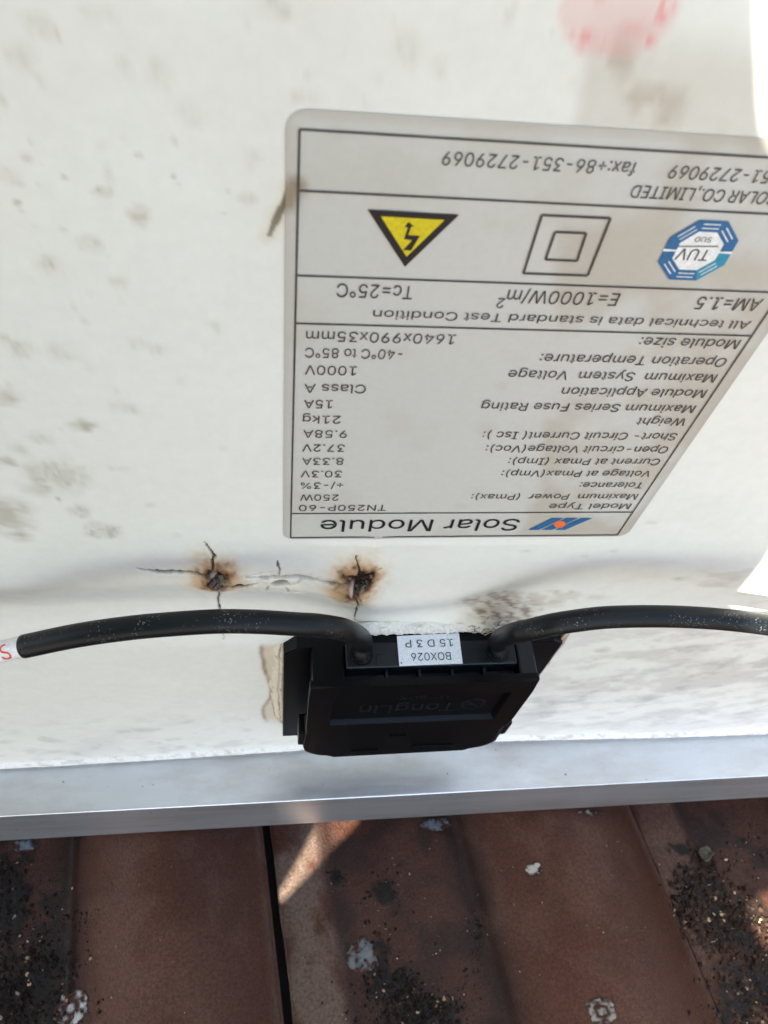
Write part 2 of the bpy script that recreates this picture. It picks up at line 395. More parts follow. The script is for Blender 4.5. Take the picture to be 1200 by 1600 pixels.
for pts, w, s in CR:
    d, t = seg_dist(HX, HY/2.4, [(P2(*p)[0], P2(*p)[1]/2.4) for p in pts])
    wu = w*.00190*(.55+.9*nb2)*(1-.55*np.abs(2*t-1)**3)
    m = (1-sstep(wu*.55, wu*1.25, d))*loc
    COL = mixc(COL, [.03, .028, .022], m*s)
    DZ += -.010*m + 0.0012*np.exp(-((d-wu*2.2)/(wu*1.6))**2)*loc*(nb2 > .42)
# the peeled film between both burns
band = np.exp(-((GY-P2(440, 905)[1])/.075)**2)*sstep(P2(375, 905)[0], P2(400, 905)[0], GX)*(1-sstep(P2(500, 905)[0], P2(535, 905)[0], GX))
DZ += .012*band*(nb-.35); COL = mixc(COL, [.80, .76, .66], .5*band)
m = blob(GX, GY, 438, 910, 14, 5, 303, .4, .3); COL = mixc(COL, [.14, .13, .08], m*.8); DZ -= .012*m
# a curled bright flake in either burn
m = blob(GX, GY, 549, 916, 4.5, 11, 304, .4, .3); COL = mixc(COL, [.46, .34, .28], m*.9); DZ += .014*m
m = blob(GX, GY, 333, 897, 5, 5, 305, .4, .9); COL = mixc(COL, [.40, .33, .28], m*.8); DZ += .012*m
# tear at the label's edge
d, t = seg_dist(GX, GY, [P2(*p) for p in [(456,292),(448,308),(438,330),(428,352),(420,368)]])
tn = fbm(GX*70, GY*40, 99, 4)
COL = mixc(COL, [.62, .56, .38], .6*(1-sstep(.0, .028, d+.02*(tn-.5))))
COL = mixc(COL, [.07, .045, .02], .95*(1-sstep(.004, .0125*(1-.6*t), d+.008*(tn-.5)))*(1-.3*t))
# brown tide line where the box is bedded
bx0 = un(441, 1070)[0]
xe = bx0-.058-.016*np.sin(GY*9)-.03*(fbm(GY*7, GY*0+.5, 71, 3)-.3)
ins = sstep(.74, .80, GY)*(1-sstep(1.60, 1.72, GY))
dl = GX-xe
COL = mixc(COL, [.60, .50, .37], .75*ins*sstep(0, .006, dl)*(1-sstep(.12, .14, dl)))
COL = mixc(COL, [.30, .20, .11], .8*ins*np.exp(-(dl/.009)**2)*(.5+nb))
# scorched flaky dirt above the right cable entry
m = blob(GX, GY, 780, 962, 58, 30, 306, .8, .8)
COL = mixc(COL, [.50, .41, .31], .55*m); COL = mixc(COL, [.16, .11, .08], .75*m*sstep(.44, .58, fbm(GX*44-GY*30, GY*16+GX*10, 97, 4)))
m2 = blob(GX, GY, 850, 935, 90, 12, 307, .8, .8); COL = mixc(COL, [.46, .40, .32], .5*m2*sstep(.4, .6, nb))
DZ += .016*m*(nb2-.4)
fade = sstep(X0, X0+1.5, GX)*(1-sstep(X1-1.5, X1, GX)); DZ *= fade
# the label lies flat on its film
flat = sstep(-.09, -.02, GX)*(1-sstep(1.05, 1.15, GX))*sstep(-1.36, -1.28, GY)*(1-sstep(.02, .06, GY))
flat = np.where((nb >= 0), flat, 0); DZ = DZ*(1-flat)
PB = np.stack([GX.ravel(), GY.ravel(), DZ.ravel()], 1)
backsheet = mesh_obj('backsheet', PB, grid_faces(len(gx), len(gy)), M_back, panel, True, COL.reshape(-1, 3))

# ---- glass front and aluminium frame
bm = bmesh.new(); box(bm, X0-.05, X1+.05, YTOP-.05, YIN+.05, -.135, -.085); bm_obj('glass_front', bm, M_glass, panel)
bm = bmesh.new()
box(bm, X0-.5, X1+.5, YIN, YOUT, -.14, .222, .007, 3)
box(bm, X0-.5, X0, YTOP, YIN-.002, -.14, .222, .007, 3); box(bm, X1, X1+.5, YTOP, YIN-.002, -.14, .222, .007, 3)
box(bm, X0-.5, X1+.5, YTOP-.5, YTOP-.002, -.14, .222, .007, 3)
frame = bm_obj('frame', bm, M_alu, panel)
# bead of sealant along the foot of the backsheet
bx = np.arange(-2.2, 3.6, .012); tt = np.linspace(0, 1, 9); BX, BT = np.meshgrid(bx, tt)
sag = -.034*np.exp(-((BX-.65)/1.25)**2)
hh = .022*np.sin(np.pi*np.clip(BT, .0, 1))**.8*(.88+.24*fbm(BX*26, BT*2, 11, 3))
wid = .080+.012*(fbm(BX*3, BX*0, 12, 3)-.5)
BY = YIN-.040-(1-BT)*wid
cb = mixc(np.ones(BX.shape+(3,))*np.array([.74, .74, .71]), [.42, .41, .39], .6*sstep(.56, .70, fbm(BX*34, BT*4, 14, 4)))
mesh_obj('sealant_bead', np.stack([BX.ravel(), BY.ravel(), (sag-.006+hh).ravel()], 1), grid_faces(len(bx), 9), M_bead, panel, True, cb.reshape(-1, 3))

# ------------------------------------------------------------------ rating label (part of the panel, glued on)
LX0, LX1, LY0, LY1 = -.022, 1.034, -1.285, .012
lx = lines([(LX0, LX1, .011)]); ly = lines([(LY0, LY1, .011)]); AX, AY = np.meshgrid(lx, ly)
rc = .035
def round_corner(X, Y, x0, x1, y0, y1, rc):
    cx = np.clip(X, x0+rc, x1-rc); cy = np.clip(Y, y0+rc, y1-rc); dx, dy = X-cx, Y-cy
    m = np.maximum(abs(dx), abs(dy)); r = np.hypot(dx, dy)+1e-12
    return np.where((dx != 0) & (dy != 0), cx+dx/r*m, X), np.where((dx != 0) & (dy != 0), cy+dy/r*m, Y)
AX, AY = round_corner(AX, AY, LX0, LX1, LY0, LY1, rc)
LC = np.ones(AX.shape+(3,))*np.array([.525, .52, .475])
LC = mixc(LC, [.40, .35, .27], .6*wash(AX, AY)*sstep(.35, .6, fbm(AX*5, AY*5, 131, 4)))
LC = mixc(LC, [.46, .44, .37], .35*sstep(.56, .72, fbm(AX*6, AY*6, 132, 4)))
for k, (u, v, a, b, s) in enumerate([(785,602,10,10,.8),(760,668,20,14,.7),(805,562,16,10,.5),(1080,500,60,16,.35),(745,765,18,8,.4),(720,790,14,6,.5),(485,270,40,60,.15),(1010,760,30,14,.3),(617,290,40,30,.15)]):
    LC = mixc(LC, [.40, .38, .30], s*.4*blob(AX, AY, u, v, a, b, 400+k, .8))
edge = np.minimum(np.minimum(AX-LX0, LX1-AX), np.minimum(AY-LY0, LY1-AY))
LC = mixc(LC, [.40, .37, .31], .55*(1-sstep(.004, .020, edge)))
dt, tp = seg_dist(AX, AY, [P2(*p) for p in [(462,290),(452,302),(446,315)]])
LC = mixc(LC, [.22, .16, .09], .8*(1-sstep(.008, .03, dt)))
AZ = .0018+.0011*(fbm(AX*7, AY*4, 141, 3)-.4)+.0006*(fbm(AX*24+AY*9, AY*9, 142, 3)-.5)+.0009*np.exp(-((AX-.255)/.03)**2-((AY+.01)/.03)**2)*3
lab = mesh_obj('rating_label', np.stack([AX.ravel(), AY.ravel(), AZ.ravel()], 1), grid_faces(len(lx), len(ly)), M_label, panel, True, LC.reshape(-1, 3))
lab['label'] = 'large silver grey printed rating sticker, upside down, with yellow warning triangle'
ZI = .0042                               # ink film height
import os
try: FONT = bpy.data.fonts.load(os.path.join(bpy.utils.system_resource('DATAFILES'), 'fonts', 'Inter.woff2'))   # Blender's own sans face
except Exception: FONT = None
_glyph = {}
def text_pts(body, bold=0.0, space=1.0):
    """outline of the words, filled by a constrained triangulation"""
    if body in _glyph: return _glyph[body]
    cu = bpy.data.curves.new('t', 'FONT'); cu.body = body; cu.size = 1; cu.fill_mode = 'NONE'; cu.resolution_u = 5; cu.dimensions = '2D'
    if FONT: cu.font = FONT
    o = bpy.data.objects.new('t', cu); sc.collection.objects.link(o)
    me = bpy.data.meshes.new_from_object(o.evaluated_get(bpy.context.evaluated_depsgraph_get()))
    ed_ = [tuple(e.vertices) for e in me.edges]; r = delaunay_2d_cdt([v.co.to_2d() for v in me.vertices], ed_, [], 0, 1e-6)
    A_ = np.array([me.vertices[a].co[:2] for a, b in ed_]); B_ = np.array([me.vertices[b].co[:2] for a, b in ed_])
    bpy.data.objects.remove(o); bpy.data.curves.remove(cu); bpy.data.meshes.remove(me)
    V = np.array([(p.x, p.y, 0) for p in r[0]]); Fk = []
    for f in r[2]:                        # keep the triangles that lie inside an odd number of outlines
        x, y = V[list(f), :2].mean(0); m = (A_[:, 1] > y) != (B_[:, 1] > y)
        a, b = A_[m], B_[m]; xi = a[:, 0]+(y-a[:, 1])*(b[:, 0]-a[:, 0])/(b[:, 1]-a[:, 1])
        if np.sum(xi > x) % 2: Fk.append(list(f))
    _glyph[body] = (V, Fk); return _glyph[body]
CAPH = .0
V_, F_ = text_pts('H'); CAPH = V_[:, 1].max()
class Ink:
    def __init__(s): s.P = []; s.F = []; s.n = 0
    def add(s, P, Fc):
        s.P.append(np.asarray(P, float)); s.F += [[i+s.n for i in f] for f in Fc]; s.n += len(P)
    def poly(s, pts, z=None):
        s.add([(p[0], p[1], ZI if z is None else z) for p in pts], [list(range(len(pts)))])
    def line(s, a, b, w, z=None):
        a, b = np.array(a[:2]), np.array(b[:2]); d = (b-a)/np.linalg.norm(b-a); q = np.array([-d[1], d[0]])*w/2
        s.poly([a+q, b+q, b-q, a-q], z)
    def text(s, body, x_start, x_end, y_base, cap, z=None, bold=.0, shear=0.0, anchor_end=False, sx=None):
        V, Fc = text_pts(body, bold); x0, x1 = V[:, 0].min(), V[:, 0].max()
        k = cap/CAPH; kx = (x_start-x_end)/(x1-x0) if sx is None else sx
        X = x_start-(V[:, 0]-x0)*kx if not anchor_end else x_end+(x1-V[:, 0])*kx
        Y = y_base+V[:, 1]*k; s.add(np.stack([X, Y, np.full(len(X), ZI if z is None else z)], 1), Fc); return kx
    def build(s, name, mat, parent): return mesh_obj(name, np.concatenate(s.P), s.F, mat, parent, False)
def face_up(o):                            # make every ink face point out of the panel
    bm = bmesh.new(); bm.from_mesh(o.data)
    for f in bm.faces:
        f.normal_update()
        if f.normal.y > 0: f.normal_flip()
    bm.to_mesh(o.data); bm.free(); return o
RW = [-1.25194, -1.14134, -.9585, -.8363, -.1281, 0.]
bl = Ink(); lw = .0042
for y in RW: bl.line((0, y), (1.0, y), lw)
bl.line((0, RW[0]), (0, 0), lw, ZI+.0001); bl.line((1.0, RW[0]), (1.0, 0), lw, ZI+.0001)
face_up(bl.build('ruled_border', M_ink, lab))
tx = Ink()
VAL = [('TN250P-60',604,467.3,787.3,796.7),('250W',529.3,469.3,771.7,780),('+/-3%',536.7,470,752.7,761.7),('30.3V',535,470,734,744),('8.33A',537.3,472.3,714,724.3),
 ('37.2V',539.3,472.3,692.7,704),('9.58A',542.7,474,670.7,682),('21kg',532.7,473.3,647.7,660),('15A',520,475.3,623.3,636),('Class A',572.7,475.7,598.3,612.7),
 ('1000V',557.7,476.7,570,584),('-40°C to 85°C',630,476.7,543.3,558.3),('1640x990x35mm',713.3,478.3,518.6,533)]
PAR = [('Model Type',987.5,860.4,785,794.6),('Maximum  Power  (Pmax):',998,737.5,770.4,779),('Tolerance:',1007.5,908,751.7,761.7),('Voltage at Pmax(Vmp):',1020,785.4,733.3,744),
 ('Current at Pmax (Imp):',1034,795.8,714.6,725),('Open-circuit Voltage(Voc):',1047,760.4,695,706),('Short- Circuit Current( Isc ):',1061,755.4,673.7,685.4),('Weight',1075,998,651.7,663),
 ('Maximum Series Fuse Rating',1090,753.3,629,641.7),('Module Application',1107,879,605.8,618),('Maximum  System  Voltage',1124,795,580,593),('Operation Temperature:',1140,844.6,555,568),
 ('Module size:',1159,1000.8,528,541)]
def capu(u, vb, vt): return un(u, vt)[1]-un(u, vb)[1]
caps_ = np.mean([capu((us+ue)/2, vb, vt) for s_, us, ue, vb, vt in VAL+PAR]); print('cap', caps_)
def put(ink, rows):
    for s_, us, ue, vb, vt in rows:
        a = un(us, vb); b = un(ue, vb); y = un((us+ue)/2, vb)[1]
        ink.text(s_, a[0], b[0], y+.5*(capu((us+ue)/2, vb, vt)-caps_), caps_)
put(tx, VAL); face_up(tx.build('value_text', M_ink, lab)); tx = Ink()
put(tx, PAR); face_up(tx.build('parameter_text', M_ink, lab)); tx = Ink()
# test conditions
y = un(880, 488)[1]; tx.text('All technical data is standard Test Condition', un(1177, 496)[0], un(584, 480)[0], un(584, 480)[1]+.004, capu(584, 480, 493.3))
y = un(1093, 461.7)[1]
kx = tx.text('AM=1.5', un(1195, 463)[0], un(1093, 461.7)[0], y, capu(1093, 461.7, 481.5))
tx.text('E=1000W/m', un(970, 456.7)[0], un(795, 451)[0], un(970, 456.7)[1], capu(970, 456.7, 476.5))
tx.text('2', un(789, 466)[0], un(778, 466)[0], un(785, 464)[1], .026)
tx.text('Tc=25°C', un(646.7, 445)[0], un(526.7, 443)[0], un(646.7, 445)[1], capu(646.7, 445, 466))
face_up(tx.build('test_condition_text', M_ink, lab)); tx = Ink()
# maker lines
kf = tx.text('fax:+86-351-2729069', un(996.7, 252)[0], un(693.3, 234)[0], un(845, 243)[1], capu(800, 240, 261.5))
tx.text('tel:+86-351-2729069', 0, un(1050, 256)[0], un(1050, 256)[1], capu(800, 240, 261.5), bold=.003, anchor_end=True, sx=kf)
tx.text('SOLAR CO.,LIMITED', 0, un(990, 287)[0], un(990, 287)[1], capu(990, 286, 306), bold=.003, anchor_end=True, sx=kf*.95)
face_up(tx.build('company_text', M_ink, lab))
hd = Ink(); hd.text('Solar Module', un(814, 810)[0], un(501.7, 810.7)[0], un(660, 810.5)[1], capu(650, 810.5, 828.3))
face_up(hd.build('heading_text', M_ink2, lab))
# maker's mark beside the heading
c4 = lambda x, y: un(700+x/2.4, 480+y/2.4)[:2]
A, B, Cc, D = c4(300, 831), c4(438, 831), c4(540, 787), c4(388, 787)
lg = Ink()
def quad(a, b, c, d, f0, f1):            # strip of the slanting mark between fractions
    L = lambda p, q, f: p+(q-p)*f
    return [L(a, b, f0), L(a, b, f1), L(d, c, f1), L(d, c, f0)]
lg.poly(quad(A, B, Cc, D, 0, .28)); lg.poly(quad(A, B, Cc, D, .36, .64)); lg.poly(quad(A, B, Cc, D, .72, 1))
mk_ = face_up(lg.build('maker_mark', M_blue, lab))
og = Ink(); og.poly([c4(395, 806), c4(412, 795), c4(436, 799), c4(442, 810), c4(424, 824), c4(400, 820)], ZI+.0005); face_up(og.build('mark_dot', M_org, lab))
# high voltage triangle
c1 = lambda x, y: un(430+x/3, 160+y/3)[:2]
T = np.array([c1(432, 495), c1(861, 520), c1(607, 764)])
wt = Ink(); wt.poly(T); tri = face_up(wt.build('warning_triangle', M_ink2, lab))
cen = T.mean(0); yt = Ink(); yt.poly(cen+(T-cen)*.70, ZI+.0005); face_up(yt.build('yellow_field', M_yel, lab))
bo = Ink()
bo.poly([c1(*p) for p in [(624,551),(605,574),(616,577),(650,574)]], ZI+.001)           # arrow head
bo.poly([c1(*p) for p in [(622,575),(636,574),(622,614),(678,616),(636,686),(598,684),(640,638),(602,632)]], ZI+.001)
face_up(bo.build('lightning_arrow', M_ink2, lab))
# double square
c2 = lambda x, y: un(800+x/3, 160+y/3)[:2]
ds = Ink()
for Q in ([(138,522),(460,537),(353,806),(52,795)], [(200,601),(346,607),(303,737),(155,730)]):
    q = [c2(*p) for p in Q]
    for k in range(4): ds.line(q[k], q[(k+1) % 4], .0052, ZI+.0001*k)
face_up(ds.build('double_square_symbol', M_ink, lab))
# test mark octagon
oc = [c2(*p) for p in [(868,548),(1016,552),(1060,640),(1000,738),(868,830),(730,828),(677,745),(738,634)]]
oc = np.array(oc); ctr = oc.mean(0)
rm = np.mean(np.hypot(*(oc-ctr).T)); a0 = math.pi/8
ang = [a0+k*math.pi/4 for k in range(8)]
O = np.array([ctr+rm*np.array([math.cos(a), math.sin(a)]) for a in ang]); Iq = ctr+(O-ctr)*.64
ob = Ink(); obc = Ink()
for k in range(8):
    k2 = (k+1) % 8
    if k in (3, 7):                       # the sides crossed by the white gaps
        for f0, f1 in ((0, .45), (.55, 1)):
            (ob if k == 3 or f0 == 0 else obc).poly([O[k]+(O[k2]-O[k])*f0, O[k]+(O[k2]-O[k])*f1, Iq[k]+(Iq[k2]-Iq[k])*f1, Iq[k]+(Iq[k2]-Iq[k])*f0])
    else: (obc if k in (0,) else ob).poly([O[k], O[k2], Iq[k2], Iq[k]])
omark = face_up(ob.build('test_mark', M_blue, lab)); face_up(obc.build('test_mark_side', M_cyan, lab))
ow = Ink(); ow.poly(Iq, ZI-.0006); ow.line(ctr+np.array([rm*.94, 0]), ctr+np.array([-rm*.94, 0]), .006, ZI-.0005); face_up(ow.build('test_mark_field', M_white, lab))
ot = Ink()
def c2t(word, xs, xe, yb, yt):
    a, b, t_ = c2(xs, yb), c2(xe, yb), c2((xs+xe)/2, yt); m_ = c2((xs+xe)/2, yb); ot.text(word, a[0], b[0], m_[1], t_[1]-m_[1], ZI+.0006)
c2t('TUV', 936, 782, 681, 734); c2t('SUD', 940, 860, 624, 648); ot.line(c2(965, 668), c2(775, 668), .0022, ZI+.0005)
face_up(ot.build('test_mark_letters', M_ink2, lab))
og2 = Ink()
for k in (1, 2, 4, 5, 6, 0):
    mid = (O[k]+O[(k+1) % 8]+Iq[k]+Iq[(k+1) % 8])/4; dd = (O[(k+1) % 8]-O[k])/np.linalg.norm(O[(k+1) % 8]-O[k]); nn_ = np.array([-dd[1], dd[0]])
    for off in (-.0045, .0045): og2.line(mid-dd*.017+nn_*off, mid+dd*.017+nn_*off, .0022, ZI+.0004)
face_up(og2.build('test_mark_rim_marks', M_white, lab))

# ------------------------------------------------------------------ junction box (glued on: a part)
bm = bmesh.new()
pl = [(-.018, .755), (.03, .705), (1.00, .70), (1.045, .735), (1.045, 1.66), (1.02, 1.725), (-.018, 1.725)]
prism(bm, pl, -.02, .042, .008)
jb = bm_obj('junction_box', bm, M_box_shade, panel)
jb['label'] = 'black plastic junction box with a white stuck-on code label'
bm = bmesh.new()
box(bm, .14, .86, .775, 1.56, .03, .172, .01)                 # body under the lid
box(bm, .205, .842, .70, .80, .03, .128, .008, 3)             # entry block
box(bm, .846, .915, .705, .86, .03, .178, .012, 3)
for xx in (.355, .478, .60, .722): box(bm, xx-.006, xx+.006, .735, .79, .125, .176, .002)
bm_obj('housing', bm, M_box_sky, jb)
bm = bmesh.new(); box(bm, .083, .20, .705, .86, .03, .178, .008); bm_obj('corner_post', bm, M_box_shade, jb)  # left post takes the darker tone, its shade painted in
bm = bmesh.new()
bm.free()
for xx in (.335, .755):
    bm = bmesh.new(); cyl(bm, (xx, .775, .150), (0, -1, 0), .016, .018, 20); bm_obj('terminal_screw', bm, M_box_sky, jb)
# lid with sunk panel, built as a ring of strips round the recess
bm = bmesh.new()
xs = [.073, .165, .835, .918]; ys = [.70, .815, 1.115, 1.222]; z1 = .198
def gridv(z): return [[bm.verts.new((x, y, z)) for x in xs] for y in ys]
G1 = gridv(z1)
for j in range(3):
    for i in range(3):
        if (i, j) != (1, 1): bm.faces.new((G1[j][i], G1[j][i+1], G1[j+1][i+1], G1[j+1][i]))
rcs = [bm.verts.new((x, y, z1-.022)) for x, y in ((xs[1]+.006, ys[1]+.004), (xs[2]-.006, ys[1]+.004), (xs[2]-.006, ys[2]-.004), (xs[1]+.006, ys[2]-.004))]
rim = [G1[1][1], G1[1][2], G1[2][2], G1[2][1]]
for k in range(4): bm.faces.new((rim[k], rim[(k+1) % 4], rcs[(k+1) % 4], rcs[k]))
bm.faces.new(rcs)
outer = [G1[0][i] for i in range(4)]+[G1[j][3] for j in (1, 2, 3)]+[G1[3][i] for i in (2, 1, 0)]+[G1[j][0] for j in (2, 1)]
low = [bm.verts.new((v.co.x, v.co.y, .168)) for v in outer]; n = len(outer)
for k in range(n): bm.faces.new((outer[k], outer[(k+1) % n], low[(k+1) % n], low[k]))
bm.faces.new(low)
top_e = [e for e in bm.edges if e.verts[0] in outer and e.verts[1] in outer]
top_e += [e for e in bm.edges if len({e.verts[0].co.z > .19, e.verts[1].co.z > .19}) == 2 and abs(e.verts[0].co.x-e.verts[1].co.x) < 1e-6 and abs(e.verts[0].co.y-e.verts[1].co.y) < 1e-6 and e.verts[0].co.x in (outer[0].co.x, outer[3].co.x) and abs(e.verts[0].co.y-.70) < 1e-5]
bmesh.ops.bevel(bm, geom=top_e, offset=.014, segments=4, profile=.6, affect='EDGES')
# lower half of the lid, rounded foot
def arc(cx, cy, r, a0, a1, n=8): return [(cx+r*math.cos(math.radians(a)), cy+r*math.sin(math.radians(a))) for a in np.linspace(a0, a1, n)]
foot = [(.073, 1.232), (.925, 1.232)]+arc(.80, 1.445, .135, 10, 90)+arc(.21, 1.45, .145, 90, 178)
prism(bm, foot, .10, .186, .022)
lid = bm_obj('lid', bm, M_box_shade, jb); lid.data.materials.append(M_box_sky)
for p_ in lid.data.polygons:
    if p_.normal.z > .6: p_.material_index = 1  # skylight on the upward faces, painted with the lighter tone
bm = bmesh.new()
box(bm, .045, .085, 1.30, 1.47, .08, .165, .010); bm_obj('latch', bm, M_box_shade, jb); bm = bmesh.new(); box(bm, .905, .955, 1.25, 1.40, .10, .178, .012)
bm_obj('latch', bm, M_box_shade, jb)
# raised lettering in the sunk panel, and the small emblem beside it
em = Ink(); zz = z1-.0200
em.text('TongLin', .655, .275, .965, .088, zz, bold=.004)
ee = [(0.725+.045*math.cos(a), .985+.052*math.sin(a)) for a in np.linspace(0, 2*math.pi, 26, endpoint=False)]
for k in range(26): em.line(ee[k], ee[(k+1) % 26], .007, zz)
em.line((.685, .985), (.765, .985), .007, zz+.0001); em.line((.695, .955), (.75, 1.02), .007, zz+.0001)
em.text('TL-BOX', .62, .42, .875, .034, zz)
emo = face_up(em.build('raised_lettering', M_box_sky, lid))
emo.modifiers.new('thick', 'SOLIDIFY').thickness = .0006
bm = bmesh.new()
box(bm, .55, .73, 1.47, 1.515, .180, .1925, .002); box(bm, .43, .50, 1.31, 1.345, .180, .1925, .002); box(bm, .28, .40, 1.50, 1.53, .180, .1918, .002)
bm_obj('moulded_mark', bm, M_box_shade, lid)
# collars where the cables enter
def collar(x, z):
    th = np.linspace(0, 2*np.pi, 28, endpoint=False); Pq = []; rows = [(.036, .690), (.040, .690), (.042, .694), (.042, .705)]
    for r_, y_ in rows: Pq += [(x+r_*math.cos(a), y_, z+r_*math.sin(a)) for a in th]
    fq = [[k*28+j, k*28+(j+1) % 28, (k+1)*28+(j+1) % 28, (k+1)*28+j] for k in range(3) for j in range(28)]
    return mesh_obj('cable_collar', Pq, fq, M_box_shade, jb)
collar(.264, .075); collar(.772, .082)
for x, sgn in ((.330, 1), (.712, -1)):
    bm = bmesh.new(); box(bm, x-.012, x+.012, .6965, .702, .076, .079); box(bm, x-.012*sgn-.001, x-.012*sgn+.001, .6965, .702, .076, .12)
    bm_obj('moulded_line', bm, M_box_sky, jb)
# white code label on the top wall (reads upside down)
q = [unY(620, 994, .695), unY(717, 989, .695), unY(723, 1037, .695), unY(624, 1041, .695)]
y_ = .6945
nx_, nz_ = 12, 8
Pq = []
for j in range(nz_):
    for i in range(nx_):
        s_, t_ = i/(nx_-1), j/(nz_-1); p = (q[0]*(1-s_)+q[1]*s_)*(1-t_)+(q[3]*(1-s_)+q[2]*s_)*t_
        Pq.append((p[0], y_-.002*math.sin(3*s_)*t_*.4, p[2]))
cl = mesh_obj('code_label', Pq, grid_faces(nx_, nz_, True), M_paper, jb); cl['label'] = 'small white paper label with two lines of black print'
class InkTop(Ink):
    def ttext(s, body, xs_, xe_, z_base, cap, bold=.0, sp=1.0):
        V, Fc = text_pts(body, bold, sp); x0, x1 = V[:, 0].min(), V[:, 0].max()
        X = xs_-(V[:, 0]-x0)*(xs_-xe_)/(x1-x0); Z = z_base+V[:, 1]*cap/CAPH
        s.add(np.stack([X, np.full(len(X), y_-.0016), Z], 1), Fc)
it = InkTop()
def tpx(u, v): p = unY(u, v, y_); return p[0], p[2]
ln1, lb1 = tpx(707, 999), tpx(632.5, 1000); it.ttext('15 D 3 P', ln1[0], lb1[0], tpx(670, 999.5)[1], tpx(670, 1011)[1]-tpx(670, 999.5)[1], .006)
ln2, lb2 = tpx(703.5, 1019), tpx(642, 1021); it.ttext('BOX026', ln2[0], lb2[0], tpx(672, 1020)[1], tpx(672, 1032)[1]-tpx(672, 1020)[1], .006)
d0 = tpx(627, 1036); it.add([(d0[0]+.003*math.cos(a), y_-.0016, d0[1]+.003*math.sin(a)) for a in np.linspace(0, 6.28, 9)[:-1]], [list(range(8))])
it.build('code_print', M_ink2, cl)

# sealant squeezed out along the box: top crust, left and right beads
def bead(name, Xf, Yf, Zf, Cf, ns, nt_):
    s_, t_ = np.meshgrid(np.linspace(0, 1, ns), np.linspace(0, 1, nt_)); X, Y, Z, c = Xf(s_, t_), Yf(s_, t_), Zf(s_, t_), Cf(s_, t_)
    return mesh_obj(name, np.stack([X.ravel(), Y.ravel(), Z.ravel()], 1), grid_faces(ns, nt_), M_bead, jb, True, c.reshape(-1, 3))
def colc(s_, base, dark, m): return mixc(np.ones(s_.shape+(3,))*np.array(base), dark, m)
cx_ = lambda s_: .215+.72*s_
jag = lambda s_: fbm(s_*34, s_*0+1.5, 151, 4)
bead('top_sealant', lambda s_, t_: cx_(s_),
     lambda s_, t_: .645+.052*t_+.03*(jag(s_)-.5)*t_+.02*(fbm(s_*18, t_*4, 152, 3)-.5),
     lambda s_, t_: -.030+.024*sstep(0, .85, t_)+(.004+.008*t_)*(.3+1.2*fbm(s_*40, t_*6, 153, 4))-.022*sstep(.93, 1, t_),
     lambda s_, t_: mixc(colc(s_, [.66, .65, .59], [.36, .27, .19], np.clip(.85*sstep(.55, .8, s_)*sstep(.38, .6, fbm(s_*26, t_*5, 154, 4))+.25*sstep(.55, .7, fbm(s_*30, t_*7, 158, 4)), 0, 1)),
                         [.05, .04, .03], .85*sstep(.58, .64, fbm(s_*44+t_*5, t_*6, 155, 4))*sstep(.45, .75, s_)), 420, 26)
ed = lambda t_: .022+.016*np.exp(-((t_-.5)/.12)**2)+.05*(fbm(t_*9, t_*0+.3, 156, 5)-.5)-.012*sstep(.65, .8, t_)
bead('side_sealant', lambda s_, t_: -.012-(1-s_)*(.034+.9*ed(t_))*np.sqrt(sstep(-.02, .10, t_)*(1-sstep(.88, 1.02, t_))), lambda s_, t_: .735+.93*t_,
     lambda s_, t_: -.008+.034*np.sin(np.pi*np.clip(s_*.62, 0, 1))*sstep(0, .1, t_)*(1-sstep(.9, 1, t_))*(.8+.4*fbm(s_*4, t_*30, 157, 3)),
     lambda s_, t_: mixc(colc(s_, [.62, .565, .46], [.24, .16, .09], np.clip(.8*np.exp(-((s_-.03)/.10)**2)*(.4+fbm(t_*20, s_*2, 171, 3))+.65*np.exp(-((s_-.66+.08*fbm(t_*9, t_*0, 172, 3))/.05)**2)+.5*np.exp(-((s_-.86)/.05)**2)+.5*sstep(.55, .7, fbm(s_*5, t_*26, 173, 4)), 0, .9)), [.16, .11, .07], .75*sstep(.86, .95, t_)*sstep(.25, .5, s_)), 22, 200)
bead('side_sealant', lambda s_, t_: 1.037+s_*(.035+.02*fbm(t_*9, t_*0, 159, 3)), lambda s_, t_: .68+.95*t_,
     lambda s_, t_: .002+.024*np.sin(np.pi*np.clip(.38+s_*.62, 0, 1))*(.7+.6*fbm(s_*4, t_*24, 160, 3)),
     lambda s_, t_: colc(s_, [.56, .50, .42], [.28, .21, .14], .8*sstep(.45, .65, fbm(s_*3, t_*16, 161, 4))), 14, 120)

# loose flakes and frayed strands at the right cable entry
rng = np.random.default_rng(12)
Pf, Ff, Cf, nf = [], [], [], 0
for k in range(46):
    u = rng.uniform(735, 838); v = rng.uniform(962, 992); c = un(u, v, .03+.02*rng.random()); L = rng.uniform(.008, .035); w = L*rng.uniform(.15, .5)
    Rm = rand_rot(rng); q4 = np.array([(-L, -w, 0), (L, -w*.5, .004), (L*.8, w, .002), (-L*.7, w*.8, -.003)])@Rm.T*.8; q4[:, 2] *= .6
    Pf.append(c+q4); Ff.append([nf, nf+1, nf+2, nf+3]); nf += 4
    Cf += [np.array([.62, .56, .47])*rng.uniform(.25, 1.0)]*4
mesh_obj('sealant_flakes', np.concatenate(Pf), Ff, M_bead, jb, False, np.array(Cf))

